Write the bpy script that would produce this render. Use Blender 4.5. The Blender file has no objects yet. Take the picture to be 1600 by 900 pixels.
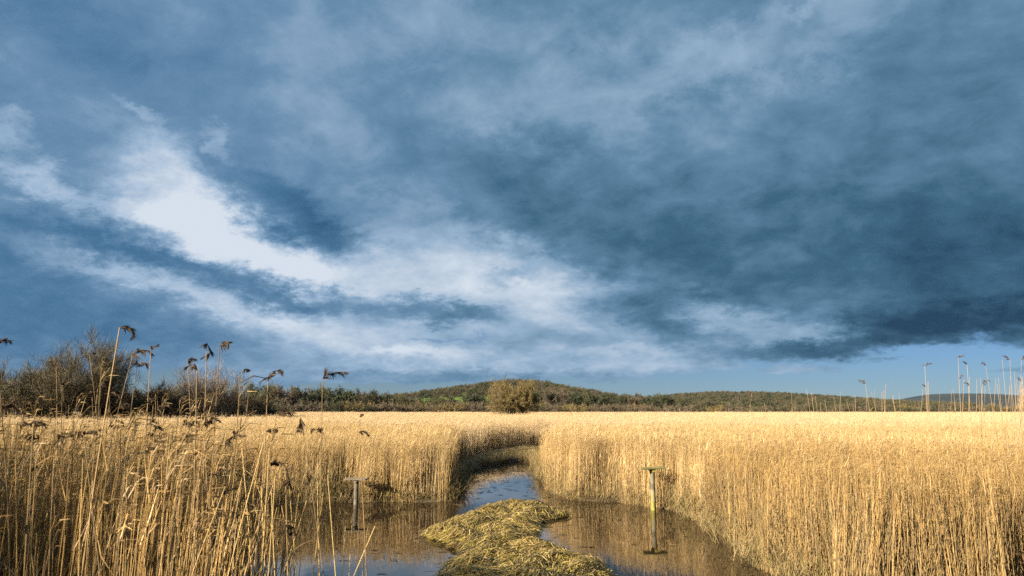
import bpy, math, random
import numpy as np

scene = bpy.context.scene
col = scene.collection
R_ = math.radians

# ------------------------------------------------------------------ camera
H, PITCH, FPX = 2.4, 9.8, 1100.0            # eye height (m), degrees above level, focal length in px of a 1600 px frame
cd = bpy.data.cameras.new('camera')
cam = bpy.data.objects.new('camera', cd)
col.objects.link(cam)
cam.location = (0, 0, H)
cam.rotation_euler = (R_(90 + PITCH), 0, 0)
cd.sensor_width = 36.0
cd.lens = FPX / 1600 * 36.0
cd.clip_start, cd.clip_end = 0.05, 30000
cd.dof.use_dof = True
cd.dof.focus_distance = 19.0
cd.dof.aperture_fstop = 5.0
scene.camera = cam

SP, CP = math.sin(R_(PITCH)), math.cos(R_(PITCH))
def ray(x, y):
    """world direction of a photo pixel (1600 x 900)"""
    u, v = (x - 800) / FPX, -(y - 450) / FPX
    return np.array([u, CP - v * SP, SP + v * CP])
def ground(x, y, z=0.0):
    d = ray(x, y)
    t = (z - H) / d[2]
    return np.array([d[0] * t, d[1] * t, z])
def at_depth(x, y, Y):
    d = ray(x, y)
    t = Y / d[1]
    return np.array([d[0] * t, Y, H + d[2] * t])

# ------------------------------------------------------------------ sky, sun, exposure
SUN_EL, SUN_AZ = 20.0, -129.0                # azimuth clockwise from +Y (the way the camera looks)
world = bpy.data.worlds.new('World')
scene.world = world
world.use_nodes = True
SKY_STRENGTH = 0.1
EXPOSURE = 1.85
world.cycles.sampling_method = 'NONE'

def build_sky():
    nt = world.node_tree
    nt.nodes.clear()
    N, L = nt.nodes, nt.links
    def node(t, **kw):
        n = N.new(t)
        for k, v in kw.items():
            setattr(n, k, v)
        return n
    def math_(op, a, b=None, c=None, clamp=False):
        n = node('ShaderNodeMath', operation=op, use_clamp=clamp)
        for i, s in enumerate((a, b, c)):
            if s is None: continue
            if isinstance(s, (int, float)): n.inputs[i].default_value = s
            else: L.new(s, n.inputs[i])
        return n.outputs[0]
    def vmath(op, a, b=None, c=None):
        n = node('ShaderNodeVectorMath', operation=op)
        for i, s in enumerate((a, b, c)):
            if s is None: continue
            if isinstance(s, tuple): n.inputs[i].default_value = s
            else: L.new(s, n.inputs[i])
        return n.outputs[0]
    out = node('ShaderNodeOutputWorld')
    bg = node('ShaderNodeBackground')
    bg.inputs['Strength'].default_value = SKY_STRENGTH
    L.new(bg.outputs[0], out.inputs[0])
    sky = node('ShaderNodeTexSky', sky_type='NISHITA')
    sky.sun_disc = False
    sky.sun_elevation = R_(SUN_EL)
    sky.sun_rotation = R_(SUN_AZ)
    sky.air_density, sky.dust_density, sky.ozone_density = 1.0, 0.1, 3.0
    tc = node('ShaderNodeTexCoord')
    D = vmath('NORMALIZE', tc.outputs['Generated'])
    sep = node('ShaderNodeSeparateXYZ'); L.new(D, sep.inputs[0])
    dx, dy, dz = sep.outputs
    az = math_('MULTIPLY', math_('ARCTAN2', dx, dy), 180 / math.pi)
    el = math_('MULTIPLY', math_('ARCSINE', dz), 180 / math.pi)
    # cloud layer seen in perspective
    inv = math_('DIVIDE', 1.0, math_('ADD', math_('MAXIMUM', dz, 0.0), 0.38))
    pc = node('ShaderNodeCombineXYZ')
    L.new(math_('MULTIPLY', dx, inv), pc.inputs[0]); L.new(math_('MULTIPLY', dy, inv), pc.inputs[1])
    P = pc.outputs[0]
    # wispy displacement of the large cloud masses
    def noise(scale, detail, rough, dist=0.0, off=(0, 0, 0), stretch=(1, 1, 1), rot=0.0):
        m = node('ShaderNodeMapping'); m.inputs['Location'].default_value = off
        m.inputs['Scale'].default_value = stretch
        m.inputs['Rotation'].default_value = (0, 0, rot)
        L.new(P, m.inputs[0])
        n = node('ShaderNodeTexNoise'); n.inputs['Scale'].default_value = scale
        n.inputs['Detail'].default_value = detail; n.inputs['Roughness'].default_value = rough
        n.inputs['Distortion'].default_value = dist
        L.new(m.outputs[0], n.inputs[0])
        return n
    w1 = noise(4.6, 7, 0.72, 0.0, (3, 1, 0))
    w = vmath('SUBTRACT', w1.outputs['Color'], (0.5, 0.5, 0.5))
    amp = node('ShaderNodeCombineXYZ')
    amp.inputs[0].default_value = 10.0
    L.new(math_('MULTIPLY_ADD', math_('MAXIMUM', el, 0.0), 0.42, 2.2), amp.inputs[1])
    ae = node('ShaderNodeCombineXYZ'); L.new(az, ae.inputs[0]); L.new(el, ae.inputs[1])
    Q = vmath('MULTIPLY_ADD', w, amp.outputs[0], ae.outputs[0])

    def blobs(items, base):
        acc = base
        for (x, y, rx, ry, rot, wt) in items:
            d = ray(x, y); d = d / np.linalg.norm(d)
            a = math.degrees(math.atan2(d[0], d[1])); e = math.degrees(math.asin(d[2]))
            m = node('ShaderNodeMapping', vector_type='TEXTURE')
            m.inputs['Location'].default_value = (a, e, 0)
            m.inputs['Rotation'].default_value = (0, 0, -R_(rot))
            m.inputs['Scale'].default_value = (rx * 0.052 * 1.5, ry * 0.052 * 1.5, 1000)
            L.new(Q, m.inputs[0])
            g = node('ShaderNodeTexGradient', gradient_type='SPHERICAL')
            L.new(m.outputs[0], g.inputs[0])
            mr = node('ShaderNodeMapRange', interpolation_type='SMOOTHSTEP')
            mr.inputs[1].default_value = 0.0; mr.inputs[2].default_value = 0.85
            mr.inputs[3].default_value = 0.0; mr.inputs[4].default_value = wt
            L.new(g.outputs['Fac'], mr.inputs[0])
            acc = math_('ADD', mr.outputs[0], acc)
        return acc
    light = [
        (280, 315, 90, 62, 50, .40), (335, 352, 165, 85, 32, .38), (480, 420, 200, 54, 18, .40), (660, 430, 230, 62, 8, .40),
        (820, 445, 190, 60, 12, .36), (930, 480, 110, 40, 10, .24), (400, 395, 130, 45, 22, .22), (1150, 505, 110, 20, 6, .20),  (1100, 575, 260, 20, 0, .18), (800, 586, 420, 17, 0, .15), (160, 310, 110, 22, 12, .30), (200, 420, 170, 20, 16, .26),
        (330, 470, 210, 22, 14, .32), (470, 520, 220, 30, 6, .24), (690, 525, 260, 36, 2, .28), (660, 560, 80, 10, 0, .14),
        (1090, 490, 55, 22, 12, .30), (1290, 520, 50, 16, 0, .34), (1010, 545, 160, 22, 0, .16), (1180, 510, 130, 22, 4, .16),
        (900, 150, 260, 70, -6, .22), (1230, 60, 170, 60, -10, .24), (700, 40, 150, 60, 10, .10), (215, 165, 40, 12, 25, .26),
        (360, 215, 40, 16, 35, .26), (10, 185, 30, 22, 0, .26), (55, 265, 70, 22, 15, .24), (1250, 22, 26, 14, -20, .16),
        (480, 120, 140, 60, 40, .10), (1340, 450, 110, 40, -10, .10), (600, 330, 70, 30, 40, .16), (700, 350, 90, 30, 25, .14),
        (455, 330, 140, 42, 32, -.44), (520, 362, 75, 25, 10, -.26), (310, 432, 210, 22, 15, -.44), (520, 478, 95, 18, 8, -.38),
        (60, 350, 160, 40, 5, -.14), (60, 480, 240, 80, 6, -.29), (230, 520, 200, 36, 8, -.12), (680, 487, 110, 16, 8, -.50),
        (805, 440, 55, 15, 0, -.34), (1250, 400, 420, 120, 4, -.23), (1100, 260, 420, 80, 8, -.07), (1560, 460, 220, 110, 0, -.24), (900, 330, 330, 80, 18, -.13),
        (1010, 492, 110, 28, 12, -.42), (1440, 508, 180, 24, -2, -.34), (1240, 552, 160, 15, -3, -.26), (1480, 100, 200, 140, 30, -.12),
        (640, 590, 260, 14, 0, -.06), (920, 590, 190, 14, 0, -.05), (900, 525, 160, 14, 4, -.06), (560, 566, 240, 24, 0, .20), (900, 566, 220, 20, 0, .16), (300, 560, 120, 20, 4, .08),
        (640, 548, 110, 9, 0, .28), (950, 552, 120, 10, 0, .16), (1210, 528, 90, 10, 0, .14), (620, 584, 150, 9, 0, -.22), (880, 588, 150, 9, 0, -.08),
        (1540, 330, 160, 90, -15, -.10), (60, 60, 220, 90, 0, -.14)]
    B = blobs(light, 0.50)
    n1 = noise(8.0, 8, 0.62, 0.25, (0, 0, 0), (1, 1, 1), R_(25))
    n2 = noise(2.4, 3, 0.55, 0.0, (7, 2, 0))
    B = math_('MULTIPLY_ADD', math_('SUBTRACT', n1.outputs['Fac'], 0.5), 0.85, B)
    B = math_('MULTIPLY_ADD', math_('SUBTRACT', n2.outputs['Fac'], 0.5), 0.34, B)
    soft = node('ShaderNodeMapRange', interpolation_type='LINEAR')
    soft.inputs[1].default_value = -0.18; soft.inputs[2].default_value = 1.32
    L.new(B, soft.inputs[0]); B = soft.outputs[0]
    def ramp(pts):
        r = node('ShaderNodeValToRGB'); cr = r.color_ramp
        cr.interpolation = 'EASE'
        cr.interpolation = 'LINEAR'
        while len(cr.elements) < len(pts): cr.elements.new(0.5)
        for e, (p, c) in zip(cr.elements, pts):
            e.position = p
            lin = [((v / 255) / 12.92 if v / 255 <= .04045 else ((v / 255 + .055) / 1.055) ** 2.4) for v in c]
            e.color = (*lin, 1)
        L.new(B, r.inputs[0])
        return r.outputs[0]
    teal = ramp([(0.0, (30, 64, 92)), (0.24, (62, 102, 130)), (0.45, (100, 138, 168)), (0.68, (150, 177, 203)), (1.0, (214, 224, 236))])
    blue = ramp([(0.0, (48, 90, 128)), (0.24, (74, 117, 154)), (0.45, (106, 142, 175)), (0.68, (152, 179, 207)), (1.0, (214, 224, 236))])
    mx = node('ShaderNodeMix', data_type='RGBA')
    mr = node('ShaderNodeMapRange', interpolation_type='SMOOTHSTEP')
    mr.inputs[1].default_value = -25; mr.inputs[2].default_value = 5
    L.new(az, mr.inputs[0]); L.new(mr.outputs[0], mx.inputs[0])
    L.new(blue, mx.inputs[6]); L.new(teal, mx.inputs[7])
    cl = vmath('SCALE', mx.outputs[2]); cl.node.inputs[3].default_value = 2 ** -EXPOSURE / SKY_STRENGTH
    # clear strips between and below the clouds
    C = blobs([(1380, 590, 330, 34, 0, -.9), (1560, 555, 120, 34, 0, -.5), (660, 614, 330, 17, 0, -1.3), (1000, 612, 300, 17, 0, -1.3),
               (690, 528, 110, 6, 0, -.5), (200, 592, 90, 16, 0, -.9), (1180, 592, 200, 10, 0, -.4),
               (1250, 578, 60, 5, 0, .6), (1230, 597, 90, 6, 0, .5), (1560, 574, 70, 8, 0, .7), (1400, 566, 50, 4, 0, .4)], 1.0)
    low = node('ShaderNodeMapRange', interpolation_type='SMOOTHSTEP')
    low.inputs[1].default_value = 0.4; low.inputs[2].default_value = 2.2
    low.inputs[3].default_value = -0.7; low.inputs[4].default_value = 0.0
    L.new(el, low.inputs[0])
    C = math_('ADD', C, low.outputs[0])
    C = math_('MULTIPLY_ADD', math_('SUBTRACT', n1.outputs['Fac'], 0.5), 0.8, C)
    cov = node('ShaderNodeMapRange', interpolation_type='SMOOTHSTEP')
    cov.inputs[1].default_value = 0.25; cov.inputs[2].default_value = 0.75
    L.new(C, cov.inputs[0])
    fin = node('ShaderNodeMix', data_type='RGBA')
    L.new(cov.outputs[0], fin.inputs[0])
    L.new(vmath('MULTIPLY', sky.outputs[0], (0.092, 0.132, 0.212)), fin.inputs[6]); L.new(cl, fin.inputs[7])
    L.new(fin.outputs[2], bg.inputs['Color'])
build_sky()

sd = bpy.data.lights.new('sun', 'SUN')
sd.energy = 5.0
sd.angle = R_(0.6)
sd.color = (1.0, 0.86, 0.66)
sun = bpy.data.objects.new('sun', sd)
col.objects.link(sun)
sun.rotation_euler = (R_(90 - SUN_EL), 0, R_(180 - SUN_AZ))
sun.location = (-60, -60, 60)

scene.view_settings.view_transform = 'Standard'
scene.view_settings.look = 'None'
scene.view_settings.exposure = EXPOSURE
scene.view_settings.gamma = 1.0
scene.cycles.use_denoising = False
scene.cycles.max_bounces = 6
scene.cycles.diffuse_bounces = 3
scene.cycles.glossy_bounces = 3
scene.cycles.transparent_max_bounces = 6
scene.cycles.caustics_reflective = False
scene.cycles.caustics_refractive = False
rng = np.random.default_rng(7)

# ------------------------------------------------------------------ helpers
def tag(o, label=None, category=None, group=None, kind=None):
    if label: o['label'] = label
    if category: o['category'] = category
    if group: o['group'] = group
    if kind: o['kind'] = kind
    return o
def make_mesh(name, V, T, C=None, smooth=False, T4=None):
    """V (n,3), T (m,3) triangles, T4 (k,4) quads, C (n,3) colours"""
    me = bpy.data.meshes.new(name)
    V = np.asarray(V, np.float32)
    T = np.zeros((0, 3), np.int32) if T is None else np.asarray(T, np.int32)
    Qd = np.zeros((0, 4), np.int32) if T4 is None else np.asarray(T4, np.int32)
    me.vertices.add(len(V)); me.vertices.foreach_set('co', V.ravel())
    nl = T.size + Qd.size
    me.loops.add(nl)
    me.loops.foreach_set('vertex_index', np.concatenate([T.ravel(), Qd.ravel()]))
    me.polygons.add(len(T) + len(Qd))
    starts = np.concatenate([np.arange(len(T)) * 3, T.size + np.arange(len(Qd)) * 4]).astype(np.int32)
    me.polygons.foreach_set('loop_start', starts)
    if smooth: me.polygons.foreach_set('use_smooth', np.ones(len(starts), bool))
    me.update(calc_edges=True)
    if C is not None:
        a = me.color_attributes.new('col', 'FLOAT_COLOR', 'POINT')
        a.data.foreach_set('color', np.concatenate([np.asarray(C, np.float32), np.ones((len(C), 1), np.float32)], 1).ravel())
    return me
def link(name, me, mat=None, parent=None, loc=None):
    o = bpy.data.objects.new(name, me)
    col.objects.link(o)
    if mat and me is not None and not me.materials: me.materials.append(mat)
    if parent is not None: o.parent = parent
    if loc is not None: o.location = loc
    return o
def empty(name, loc):
    o = bpy.data.objects.new(name, None)
    o.empty_display_size = 0.2
    col.objects.link(o); o.location = loc
    return o
class Geo:
    """collects vectorised ribbons and tubes"""
    def __init__(s): s.V, s.T, s.C, s.n = [], [], [], 0
    def add(s, V, T, C):
        s.V.append(V); s.T.append(T + s.n); s.C.append(C); s.n += len(V)
    def ribbons(s, P, W, side, C):
        N, K, _ = P.shape
        A = P + side[:, None, :] * W[..., None] * .5
        B = P - side[:, None, :] * W[..., None] * .5
        V = np.stack([A, B], 2).reshape(-1, 3)
        base = (np.arange(N)[:, None] * K + np.arange(K - 1)[None]) * 2
        a, b, c, d = base, base + 1, base + 2, base + 3
        T = np.concatenate([np.stack([a, b, d], -1).reshape(-1, 3), np.stack([a, d, c], -1).reshape(-1, 3)])
        s.add(V, T, np.repeat(C, K * 2, 0))
    def tubes(s, P, Rad, M, C):
        N, K, _ = P.shape
        t = np.gradient(P, axis=1)
        t /= np.linalg.norm(t, axis=2, keepdims=True) + 1e-9
        ref = np.where(np.abs(t[..., 2:3]) > .8, np.array([1., 0, 0]), np.array([0, 0, 1.]))
        u = np.cross(t, ref); u /= np.linalg.norm(u, axis=2, keepdims=True) + 1e-9
        w = np.cross(t, u)
        an = np.arange(M) * 2 * np.pi / M
        ring = u[:, :, None] * np.cos(an)[None, None, :, None] + w[:, :, None] * np.sin(an)[None, None, :, None]
        V = (P[:, :, None] + ring * Rad[:, :, None, None]).reshape(-1, 3)
        i = np.arange(N)[:, None, None] * K * M + np.arange(K - 1)[None, :, None] * M
        m = np.arange(M)[None, None]; m2 = (m + 1) % M
        a, b, c, d = i + m, i + m2, i + M + m, i + M + m2
        T = np.concatenate([np.stack([a, b, d], -1).reshape(-1, 3), np.stack([a, d, c], -1).reshape(-1, 3)])
        s.add(V, T, np.repeat(C, K * M, 0))
    def mesh(s, name, smooth=True):
        return make_mesh(name, np.concatenate(s.V), np.concatenate(s.T), np.concatenate(s.C), smooth)
def unit(v): return v / (np.linalg.norm(v, axis=-1, keepdims=True) + 1e-9)

def inside(poly, X, Y):
    """points in polygon, vectorised"""
    r = np.zeros(X.shape, bool)
    n = len(poly)
    for i in range(n):
        x1, y1 = poly[i]; x2, y2 = poly[(i + 1) % n]
        c = ((y1 > Y) != (y2 > Y)) & (X < (x2 - x1) * (Y - y1) / (y2 - y1 + 1e-12) + x1)
        r ^= c
    return r
def edge_dist(poly, X, Y):
    d = np.full(X.shape, 1e9)
    n = len(poly)
    for i in range(n):
        a = np.array(poly[i]); b = np.array(poly[(i + 1) % n]); ab = b - a
        t = np.clip(((X - a[0]) * ab[0] + (Y - a[1]) * ab[1]) / (ab @ ab + 1e-12), 0, 1)
        d = np.minimum(d, np.hypot(X - a[0] - t * ab[0], Y - a[1] - t * ab[1]))
    return d
def sdist(poly, X, Y): return np.where(inside(poly, X, Y), -1, 1) * edge_dist(poly, X, Y)
def wob(X, Y, f, seed):
    """smooth 2-D pseudo noise in -1..1"""
    r = np.random.default_rng(seed); o = np.zeros(np.shape(X))
    for k in range(6):
        a = r.uniform(0, 6.28); ff = f * r.uniform(.6, 1.7)
        o += np.sin(X * ff * math.cos(a) + Y * ff * math.sin(a) + r.uniform(0, 6.28))
    return o / 3.2

# ------------------------------------------------------------------ materials
def material(name):
    m = bpy.data.materials.new(name); m.use_nodes = True
    nt = m.node_tree; nt.nodes.clear()
    out = nt.nodes.new('ShaderNodeOutputMaterial')
    return m, nt, out
def mat_fibre(name, rough=.55, trans=.25, spec=.25, var=.0):
    """dry plant stuff: colour from the 'col' attribute, thin and partly translucent"""
    m, nt, out = material(name)
    at = nt.nodes.new('ShaderNodeVertexColor'); at.layer_name = 'col'
    colr = at.outputs[0]
    if var:
        oi = nt.nodes.new('ShaderNodeObjectInfo')
        hs = nt.nodes.new('ShaderNodeHueSaturation')
        mr = nt.nodes.new('ShaderNodeMapRange'); mr.inputs[3].default_value = 1 - var; mr.inputs[4].default_value = 1 + var
        nt.links.new(oi.outputs['Random'], mr.inputs[0]); nt.links.new(mr.outputs[0], hs.inputs['Value'])
        nt.links.new(colr, hs.inputs['Color']); colr = hs.outputs[0]
    p = nt.nodes.new('ShaderNodeBsdfPrincipled')
    p.inputs['Roughness'].default_value = rough
    p.inputs['Specular IOR Level'].default_value = spec
    nt.links.new(colr, p.inputs['Base Color'])
    if trans:
        t = nt.nodes.new('ShaderNodeBsdfTranslucent'); nt.links.new(colr, t.inputs[0])
        mx = nt.nodes.new('ShaderNodeMixShader'); mx.inputs[0].default_value = trans
        nt.links.new(p.outputs[0], mx.inputs[1]); nt.links.new(t.outputs[0], mx.inputs[2])
        nt.links.new(mx.outputs[0], out.inputs[0])
    else: nt.links.new(p.outputs[0], out.inputs[0])
    return m
def mat_noise(name, stops, scale, rough=.9, detail=6, bump=.0, coord='Object', dist=.3, stretch=(1, 1, 1), spec=.2):
    m, nt, out = material(name)
    tc = nt.nodes.new('ShaderNodeTexCoord')
    mp = nt.nodes.new('ShaderNodeMapping'); mp.inputs['Scale'].default_value = stretch
    nz = nt.nodes.new('ShaderNodeTexNoise'); nz.inputs['Scale'].default_value = scale
    nz.inputs['Detail'].default_value = detail; nz.inputs['Distortion'].default_value = dist
    rp = nt.nodes.new('ShaderNodeValToRGB')
    while len(rp.color_ramp.elements) < len(stops): rp.color_ramp.elements.new(.5)
    for e, (p_, c) in zip(rp.color_ramp.elements, stops): e.position = p_; e.color = (*c, 1)
    p = nt.nodes.new('ShaderNodeBsdfPrincipled'); p.inputs['Roughness'].default_value = rough
    p.inputs['Specular IOR Level'].default_value = spec
    nt.links.new(tc.outputs[coord], mp.inputs[0]); nt.links.new(mp.outputs[0], nz.inputs[0])
    nt.links.new(nz.outputs['Fac'], rp.inputs[0]); nt.links.new(rp.outputs[0], p.inputs['Base Color'])
    if bump:
        b = nt.nodes.new('ShaderNodeBump'); b.inputs['Strength'].default_value = bump; b.inputs['Distance'].default_value = .05
        nt.links.new(nz.outputs['Fac'], b.inputs['Height']); nt.links.new(b.outputs[0], p.inputs['Normal'])
    nt.links.new(p.outputs[0], out.inputs[0])
    return m
M_REED = mat_fibre('dry_reed', .5, .22, .3, .10)
M_STEM = mat_fibre('reed_stem', .45, .0, .3)
M_PLUME = mat_fibre('seed_plume', .8, .2, .1)
M_TWIG = mat_fibre('twig', .8, .0, .15, .12)
M_BARK = mat_noise('bark', [(.3, (.07, .055, .035)), (.7, (.17, .14, .095))], 3.0, stretch=(1, 1, .3))
M_MUD = mat_noise('mud', [(.25, (.030, .022, .013)), (.55, (.075, .055, .030)), (.8, (.15, .115, .055))], 2.2, .75, 8, .6)
M_MOSS = mat_noise('mossy_mud', [(.25, (.055, .040, .016)), (.5, (.15, .115, .035)), (.75, (.24, .19, .05))], 3.5, .9, 8, .7)
M_HILL = mat_noise('pasture', [(.3, (.075, .12, .025)), (.6, (.12, .20, .03)), (.8, (.16, .22, .05))], .02, .95, 6)
M_FAR = mat_noise('moor', [(.3, (.012, .018, .016)), (.7, (.03, .036, .026))], .004, .95, 5)

# ------------------------------------------------------------------ ground, pool, islet
def gp(pts): return [tuple(ground(*p)[:2]) for p in pts]
POND = [(-5.4, 11.0), (-7.0, 13.2), (-8.4, 15.6), (-8.6, 17.6)] + gp([(380, 789), (450, 788), (520, 785), (600, 784), (660, 785), (702, 783), (717, 772), (713, 754), (722, 740),
           (752, 729), (795, 722), (832, 723), (848, 734), (850, 748), (866, 768), (893, 781), (955, 784), (1015, 791), (1058, 798),
           (1098, 815), (1130, 838), (1165, 865), (1205, 895)]) + [(4.0, 9.0), (3.2, 6.6), (0.5, 5.6), (-2.6, 6.4), (-3.6, 8.2)]
PATH = gp([(690, 760), (716, 735), (735, 722), (765, 712), (800, 705), (852, 699), (858, 712), (852, 735), (846, 735), (830, 722), (795, 721), (752, 728), (722, 739), (712, 756)])
ISLET = gp([(666, 836), (690, 822), (728, 810), (768, 796), (808, 787), (846, 794), (872, 800), (890, 808), (852, 812), (832, 826), (818, 846), (838, 858), (876, 868), (930, 884), (955, 896)]) \
    + [(1.15, 10.2), (0.9, 8.6), (-0.2, 8.2), (-1.0, 9.2)] + gp([(690, 897), (722, 880), (726, 866), (708, 854), (686, 845)])

def axis(lo, hi, step, far, grow=1.22):
    a = list(np.arange(lo, hi + step * .5, step))
    s = step
    while a[-1] < far: s *= grow; a.append(a[-1] + s)
    s = step; b = []
    x = lo
    while x > -far: s *= grow; x -= s; b.append(x)
    return np.array(b[::-1] + a)
xs = axis(-11, 11, .16, 9000); ys = axis(4.5, 48, .16, 9000)
GX, GY = np.meshgrid(xs, ys)
near = (np.abs(GX) < 14) & (GY > 3) & (GY < 52)
sd_ = np.full(GX.shape, 9.0); sd_[near] = sdist(POND, GX[near] + .12 * wob(GX[near], GY[near], 3.0, 3), GY[near] + .12 * wob(GX[near], GY[near], 3.0, 4))
GZ = np.where(sd_ > 0, .02 + .10 * np.clip(sd_ / .5, 0, 1), np.maximum(sd_ * 1.0, -.5))
GZ = GZ + np.where(near & (sd_ > -.2), .025 * wob(GX, GY, 5.0, 5), 0)
nx, ny = len(xs), len(ys)
idx = np.arange(nx * ny).reshape(ny, nx)
Qd = np.stack([idx[:-1, :-1], idx[:-1, 1:], idx[1:, 1:], idx[1:, :-1]], -1).reshape(-1, 4)
g = link('ground', make_mesh('ground', np.stack([GX, GY, GZ], -1).reshape(-1, 3), None, None, True, Qd), M_MUD)
tag(g, 'brown muddy marsh floor under the reeds', kind='structure')

# water
def mat_water():
    m, nt, out = material('pool_water')
    p = nt.nodes.new('ShaderNodeBsdfPrincipled')
    p.inputs['Base Color'].default_value = (.022, .015, .008, 1)
    p.inputs['Roughness'].default_value = .015
    p.inputs['IOR'].default_value = 1.333
    tc = nt.nodes.new('ShaderNodeTexCoord')
    n1 = nt.nodes.new('ShaderNodeTexNoise'); n1.inputs['Scale'].default_value = 2.4; n1.inputs['Detail'].default_value = 4
    n2 = nt.nodes.new('ShaderNodeTexNoise'); n2.inputs['Scale'].default_value = 14; n2.inputs['Detail'].default_value = 3
    ad = nt.nodes.new('ShaderNodeMath'); ad.operation = 'MULTIPLY_ADD'; ad.inputs[1].default_value = .12
    b = nt.nodes.new('ShaderNodeBump'); b.inputs['Strength'].default_value = 1.0; b.inputs['Distance'].default_value = .0010
    nt.links.new(tc.outputs['Object'], n1.inputs[0]); nt.links.new(tc.outputs['Object'], n2.inputs[0])
    nt.links.new(n2.outputs['Fac'], ad.inputs[0]); nt.links.new(n1.outputs['Fac'], ad.inputs[2])
    nt.links.new(ad.outputs[0], b.inputs['Height']); nt.links.new(b.outputs[0], p.inputs['Normal'])
    nt.links.new(p.outputs[0], out.inputs[0])
    return m
pw = np.array(POND); x0, y0 = pw.min(0) - .6; x1, y1 = pw.max(0) + .6
wx, wy = np.meshgrid(np.linspace(x0, x1, 24), np.linspace(y0, y1, 60))
wi = np.arange(wx.size).reshape(wx.shape)
o = link('pool_water', make_mesh('pool_water', np.stack([wx, wy, 0 * wx], -1).reshape(-1, 3), None, None, True,
         np.stack([wi[:-1, :-1], wi[:-1, 1:], wi[1:, 1:], wi[1:, :-1]], -1).reshape(-1, 4)), mat_water())
tag(o, 'still dark pool reflecting sky and reeds', kind='structure')

# islet of matted cut reed
ip = np.array(ISLET)
ix, iy = np.meshgrid(np.arange(ip[:, 0].min() - .3, ip[:, 0].max() + .3, .05), np.arange(ip[:, 1].min() - .3, ip[:, 1].max() + .3, .07))
def islet_height(X, Y):
    s = -sdist(ISLET, X + .10 * wob(X, Y, 4, 21), Y + .18 * wob(X, Y, 4, 22))
    h = .10 * np.clip(s / .4, 0, 1) ** .6 + .06 * wob(X, Y, 6.5, 23) * np.clip(s / .3, 0, 1) + .025 * wob(X, Y, 16, 24)
    return np.where(s > 0, h + .01, np.maximum(s * .8, -.2)), s
iz, isd = islet_height(ix, iy)
ii = np.arange(ix.size).reshape(ix.shape)
o = link('islet', make_mesh('islet', np.stack([ix, iy, iz], -1).reshape(-1, 3), None, None, True,
         np.stack([ii[:-1, :-1], ii[:-1, 1:], ii[1:, 1:], ii[1:, :-1]], -1).reshape(-1, 4)), M_MOSS)
tag(o, 'low mossy islet in the middle of the pool', kind='structure')

def strands(name, label, X, Y, Z, n_curl, L, W, cols, mat, seed, lift=.03, flow=None, flat=1.0):
    r = np.random.default_rng(seed); n = len(X)
    a = r.normal(flow if flow is not None else 0, .45, n) if flow is not None else r.uniform(0, 6.28, n)
    ln = L * r.uniform(.5, 1.5, n); K = 4
    t = np.linspace(-.5, .5, K)
    curl = r.normal(0, n_curl, n)
    P = np.zeros((n, K, 3))
    for k in range(K):
        aa = a + curl * t[k]
        P[:, k, 0] = X + np.cos(aa) * ln * t[k]; P[:, k, 1] = Y + np.sin(aa) * ln * t[k]
        P[:, k, 2] = Z + lift * r.uniform(.1, 1, n) * (1 - (2 * t[k]) ** 2) + .004 + flat * r.normal(0, .012, n)
    side = np.stack([-np.sin(a), np.cos(a), r.uniform(-.6, .6, n)], 1)
    w = W * r.uniform(.6, 1.4, n)[:, None] * np.array([.5, 1, 1, .3])[None]
    c = np.array(cols)[r.integers(0, len(cols), n)] * r.uniform(.6, 1.3, (n, 1))
    ge = Geo(); ge.ribbons(P, w, unit(side), c)
    o = link(name, ge.mesh(name), mat)
    return tag(o, label, kind='stuff')
GOLD = [(.50, .37, .14), (.42, .34, .07), (.52, .39, .19), (.30, .24, .06), (.12, .08, .035), (.42, .31, .11), (.2, .14, .06)]
r = np.random.default_rng(31)
cx = r.uniform(ip[:, 0].min(), ip[:, 0].max(), 60000); cy = r.uniform(ip[:, 1].min(), ip[:, 1].max(), 60000)
cz, cs = islet_height(cx, cy); k = cs > -.02
cx, cy, cz = cx[k][:34000], cy[k][:34000], cz[k][:34000]
strands('matted_reed', 'yellow green matted cut reed and moss lying over the islet', cx, cy, cz, .8, .30, .011, GOLD, M_REED, 32, .09, .35 + 1.3 * wob(cx, cy, 2.6, 29))
# cut reed on the shaded track beyond the channel
pp = np.array(PATH)
cx = r.uniform(pp[:, 0].min(), pp[:, 0].max(), 60000); cy = r.uniform(pp[:, 1].min(), pp[:, 1].max(), 60000)
k = inside(PATH, cx, cy); cx, cy = cx[k][:9000], cy[k][:9000]
strands('cut_reed_track', 'trampled brown cut reed on the track beyond the channel', cx, cy, .14 + .07 * wob(cx, cy, 2.5, 41), .8, .45, .018,
        [(.34, .25, .11), (.40, .31, .14), (.22, .16, .07), (.28, .23, .08)], M_REED, 33, .10, 0.3)
# flecks floating on the pool, thickest in the channel and round the islet
pool_c = r.uniform([x0, y0], [x1, y1], (40000, 2))
dd = sdist(POND, pool_c[:, 0], pool_c[:, 1]); di = sdist(ISLET, pool_c[:, 0], pool_c[:, 1])
keep = (dd < -.05) & (di > .02)
chan = (pool_c[:, 1] > 19.5)
pr = np.where(chan, .05 + .28 * np.clip(wob(pool_c[:, 0], pool_c[:, 1] * .6, 2.2, 8), 0, 1), .025) + .25 * np.exp(-di / .25) + .12 * np.exp(dd / .3)
keep &= r.uniform(0, 1, len(pr)) < pr
fx, fy = pool_c[keep][:, 0], pool_c[keep][:, 1]
strands('floating_litter', 'dark bits of dead reed floating on the pool', fx, fy, 0 * fx + .002, .5, .16, .016, [(.05, .035, .02), (.09, .065, .03), (.03, .022, .014), (.16, .12, .06)], M_REED, 34, .006, 0.0, .15)

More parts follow.
